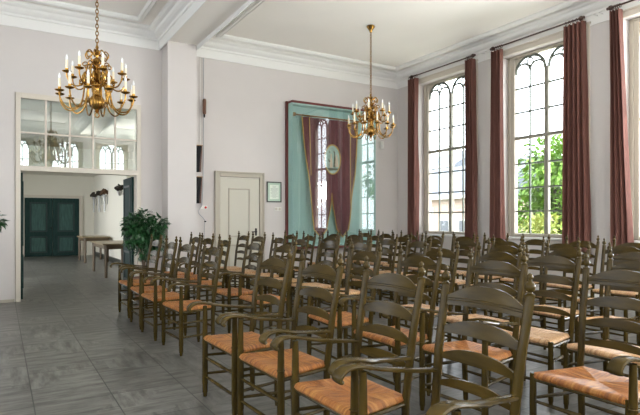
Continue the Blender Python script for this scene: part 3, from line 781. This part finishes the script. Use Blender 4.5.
MB().tube([(-.06, .005, 4.48), (-.06, .005, 2.8)], .006, 6).build('wire', M['mould'], t, True)
t = thing('cable_sleeve', 'brown cylindrical sleeve on the grey pipe above the upper loudspeaker', 'sleeve', (3.38, YB-.085, 3.38))
MB().lathe([(0, 0), (.02, 0), (.02, -.06), (.03, 0), (.036, .02), (.036, .27), (.028, .30), (0, .30)][0:2]+[(.034, .02), (.036, .04), (.036, .27), (.028, .30), (0, .30)], 12).build('sleeve', M['copper'], t, True)
MB().lathe([(0, -.06), (.014, -.06), (.018, -.02), (.016, 0), (0, 0)], 10).build('sleeve_tip', M['black'], t, True)

# ------------------------------------------------------------------ hall furniture
def table(x0, x1, y0, y1, h, label):
    t = thing('console_table', label, 'table', ((x0+x1)/2, (y0+y1)/2, 0), group='tables in the hall')
    a, b = (x1-x0)/2, (y1-y0)/2
    MB().box(-a, a, -b, b, h-.035, h).build('table_top', M['tabtop'], t, bevel=.006)
    MB().box(-a+.06, a-.06, -b+.06, -b+.08, h-.13, h-.035).box(-a+.06, a-.06, b-.08, b-.06, h-.13, h-.035).box(-a+.06, -a+.08, -b+.08, b-.08, h-.13, h-.035).box(a-.08, a-.06, -b+.08, b-.08, h-.13, h-.035).build('apron', M['tableg'], t)
    for sx in (-1, 1):
        for sy in (-1, 1):
            cx, cy = sx*(a-.075), sy*(b-.075)
            m = MB(); m.tube([(cx, cy, 0), (cx, cy, h-.035)], [.032, .042], 4); m.build('table_leg', M['tableg'], t)
table(2.02, 2.88, 12.95, 14.95, .79, 'nearer brown wooden table against the hall wall')
table(2.18, 2.98, 17.7, 19.2, .81, 'farther brown wooden table in the hall, nearest the green double door')
table_lbl = ['left of the three pewter wall vases with dried flowers in the hall', 'middle of the three pewter wall vases with dried flowers', 'right of the three pewter wall vases with rust-coloured dried flowers']
def vase(y, x, zt, label, rust=False, tube=True):
    t = thing('wall_vase', label, 'vase', (x, y, zt), group='wall vases in the hall')
    MB().lathe([(0, -.55 if tube else -.12), (.03, -.55 if tube else -.12), (.04, -.1), (.075, 0), (.07, .005), (.0, -.02)], 12, (-.10, 0, 0)).build('vase_body', M['silver'], t, True)
    MB().box(-.03, 0, -.03, .03, -.3 if tube else -.1, -.05).build('wall_bracket', M['silver'], t)
    m = MB(); rnd = random.Random(int(y*10))
    for i in range(46):
        a = rnd.random()*2*PI; el = rnd.random()*1.3; r = .13*rnd.random()**.5
        c0 = Vector((-.10+r*math.cos(a)*math.cos(el), r*math.sin(a)*math.cos(el)*1.3, .03+r*math.sin(el)*1.2)); q = .022+.02*rnd.random()
        m.lathe([(0, -q), (q*.8, -q*.4), (q, .2*q), (q*.5, q*.9), (0, q)], 6, c0)
    m.build('dried_flowers', M['driedr'] if rust else M['dried'], t, kind='stuff')
for (y, rr), lb in zip(((20.9, 0), (19.7, 0), (18.6, 1)), table_lbl): vase(y, 3.05, 2.16, lb, rr)
vase(15.2, 2.9, 2.12, 'small wall vase of dried flowers on the nearer hall pier, closest to the green leaf', False, False)

# ------------------------------------------------------------------ potted plants
def leaves(m, n, blobs, size, rnd, droop=.5):
    tot = sum(b[3]**2 for b in blobs)
    for (bx_, by, bz, br) in blobs:
        for i in range(int(n*br**2/tot)):
            d = Vector((rnd.gauss(0, 1), rnd.gauss(0, 1), rnd.gauss(0, 1))).normalized(); p = Vector((bx_, by, bz))+d*br*rnd.random()**.4
            dirn = (d+Vector((rnd.uniform(-.6, .6), rnd.uniform(-.6, .6), -droop+rnd.uniform(-.5, .5)))).normalized()
            sd = dirn.cross(Vector((0, 0, 1))+Vector((rnd.uniform(-.5, .5), rnd.uniform(-.5, .5), 0)))
            if sd.length < .05: continue
            sd.normalize(); up = sd.cross(dirn); l = size*rnd.uniform(.7, 1.3); w = l*.26
            vs = [p, p+dirn*l*.4+sd*w+up*l*.05, p+dirn*l*.45, p+dirn*l*.4-sd*w+up*l*.05, p+dirn*l-up*l*.12]
            m.add(vs, [(0, 1, 2), (0, 2, 3), (1, 4, 2), (2, 4, 3)])
def plant(name, loc, label, blobs, n, size, potr=.2, poth=.36, seed=3):
    t = thing(name, label, 'plant', loc); rnd = random.Random(seed)
    MB().lathe([(0, 0), (potr*.72, 0), (potr*.95, poth*.9), (potr*1.05, poth*.9), (potr*1.05, poth), (potr*.92, poth), (potr*.88, poth-.04), (0, poth-.04)], 20).build('pot', M['pot'], t, True)
    m = MB()
    for b in blobs:
        m.tube(catmull([(rnd.uniform(-.03, .03), rnd.uniform(-.03, .03), poth-.05), (b[0]*.3, b[1]*.3, (poth+b[2])*.5), (b[0], b[1], b[2])], 4), .008, 6)
    m.build('stem', M['stem'], t, True)
    m = MB(); leaves(m, n, blobs, size, rnd); o = m.build('foliage', M['leaf'], t)
    return t
plant('potted_plant', (2.12, 9.36, 0), 'bushy dark green potted plant between the doorway and the pilaster',
      [(-.10, 0, 1.2, .24), (-.02, 0, 1.34, .18), (-.20, -.02, 1.26, .15), (.16, 0, 1.18, .20), (.25, 0, 1.27, .14), (.05, 0, 1.0, .2), (-.16, 0, 1.02, .17), (.18, .0, .93, .14), (.0, 0, .8, .12)], 1900, .088, seed=5)
plant('potted_plant', (-.30, 8.9, 0), 'green potted plant at the left edge of the photo, only its leaf tips showing',
      [(0, 0, 1.25, .2), (.20, 0, 1.32, .15), (.31, 0, 1.33, .05), (-.2, 0, 1.2, .2), (.0, 0, .95, .2)], 700, .10, seed=9)

# ------------------------------------------------------------------ outside
struct(MB().box(9.0, 60, -20, 60, -1.0, -.9).build('ground', M['grass']))
def tree(loc, label, blobs, n, size, mt='tree', seed=1, name='garden_tree', cat='tree'):
    t = thing(name, label, cat, loc, group='garden trees outside the windows'); rnd = random.Random(seed)
    top = max(b[2] for b in blobs)
    m = MB().tube([(0, 0, 0), (.05, 0, top*.5), (0, .05, top*.85)], [.16, .11, .05], 8)
    for b in blobs: m.tube([(0.03, 0, top*.35), (b[0]*.6, b[1]*.6, b[2]*.85), (b[0], b[1], b[2])], [.06, .04, .02], 6)
    m.build('trunk', M['trunk'], t, True)
    m = MB(); leaves(m, n, blobs, size, rnd, .3); m.build('foliage', M[mt], t)
    return t
rt = random.Random(4)
tree((16, 11.0, -.9), 'leafy green garden tree filling the middle of the second window', [(rt.uniform(-1, 1), rt.uniform(-1.4, 1.6), rt.uniform(1.6, 4.4), rt.uniform(.55, .9)) for _ in range(16)], 5200, .24, seed=2)
tree((20.5, 10.0, -.9), 'green garden tree behind the right curtain of the second window', [(rt.uniform(-1, 1), rt.uniform(-1.2, 1.6), rt.uniform(1.3, 4.2), rt.uniform(.55, .9)) for _ in range(14)], 4200, .24, seed=3)
tree((12.6, 9.3, -.9), 'pale yellow-green bush low in the second window', [(rt.uniform(-.6, .6), rt.uniform(-1.6, 1.4), rt.uniform(.9, 2.0), rt.uniform(.4, .6)) for _ in range(10)], 2600, .16, 'treey', 6, 'garden_bush', 'bush')
tree((13, 4.6, -.9), 'green garden tree outside the window at the right edge', [(rt.uniform(-1, 1), rt.uniform(-1.5, 1.5), rt.uniform(1.2, 4.0), rt.uniform(.55, .9)) for _ in range(12)], 3000, .22, seed=8)
tree((33, 38.0, -.9), 'distant tree behind the houses seen in the first window', [(rt.uniform(-1.5, 1.5), rt.uniform(-5, 5), rt.uniform(4.4, 6.4), rt.uniform(1.0, 1.5)) for _ in range(12)], 2600, .45, seed=12)
def house(loc, rot, wd, dp, eave, ridge, wallm, label, wins):
    t = thing('house', label, 'house', loc, rot, group='houses beyond the garden')
    MB().box(-wd/2, wd/2, 0, dp, 0, eave).build('wall', M[wallm], t)
    MB().prism([(-.3, eave-.1), (dp/2, ridge), (dp+.3, eave-.1), (dp+.3, eave-.22), (-.3, eave-.22)], 'x', -wd/2-.2, wd/2+.2).build('roof', M['roof'], t)
    MB().box(-wd/2-.2, wd/2+.2, -.42, -.3, eave-.24, eave-.1).build('gutter', M['render'], t)
    for (x, z, w, h) in wins:
        f = MB().box(x-w/2-.06, x+w/2+.06, -.04, 0, z-.06, z+h+.06).build('window_frame', M['render'], t)
        MB().box(x-w/2, x+w/2, -.05, -.04, z, z+h).build('window_pane', M['darkglass'], f)
    for x in (-wd/2+.6,): MB().box(x-.3, x+.3, dp/2-.3, dp/2+.3, ridge-.5, ridge+.5).build('chimney', M[wallm], t)
house((19.5, 22.0, -.9), -PI/2-.1, 11, 6, 3.5, 5.3, 'brick', 'low pale brick house with grey slate roof beyond the garden', [(-3.6, 1.2, .7, 1.0), (-2.2, 1.2, .7, 1.0), (-.4, 1.2, .7, 1.0), (1.0, 1.9, .7, .9), (2.3, 1.2, .7, 1.0), (3.8, 1.2, .7, 1.0)])
house((27.5, 28.6, -.9), -PI/2-.1, 3.6, 4, 6.2, 7.4, 'render', 'white rendered gable house standing behind the brick house', [(0, 3.6, .6, .8)])
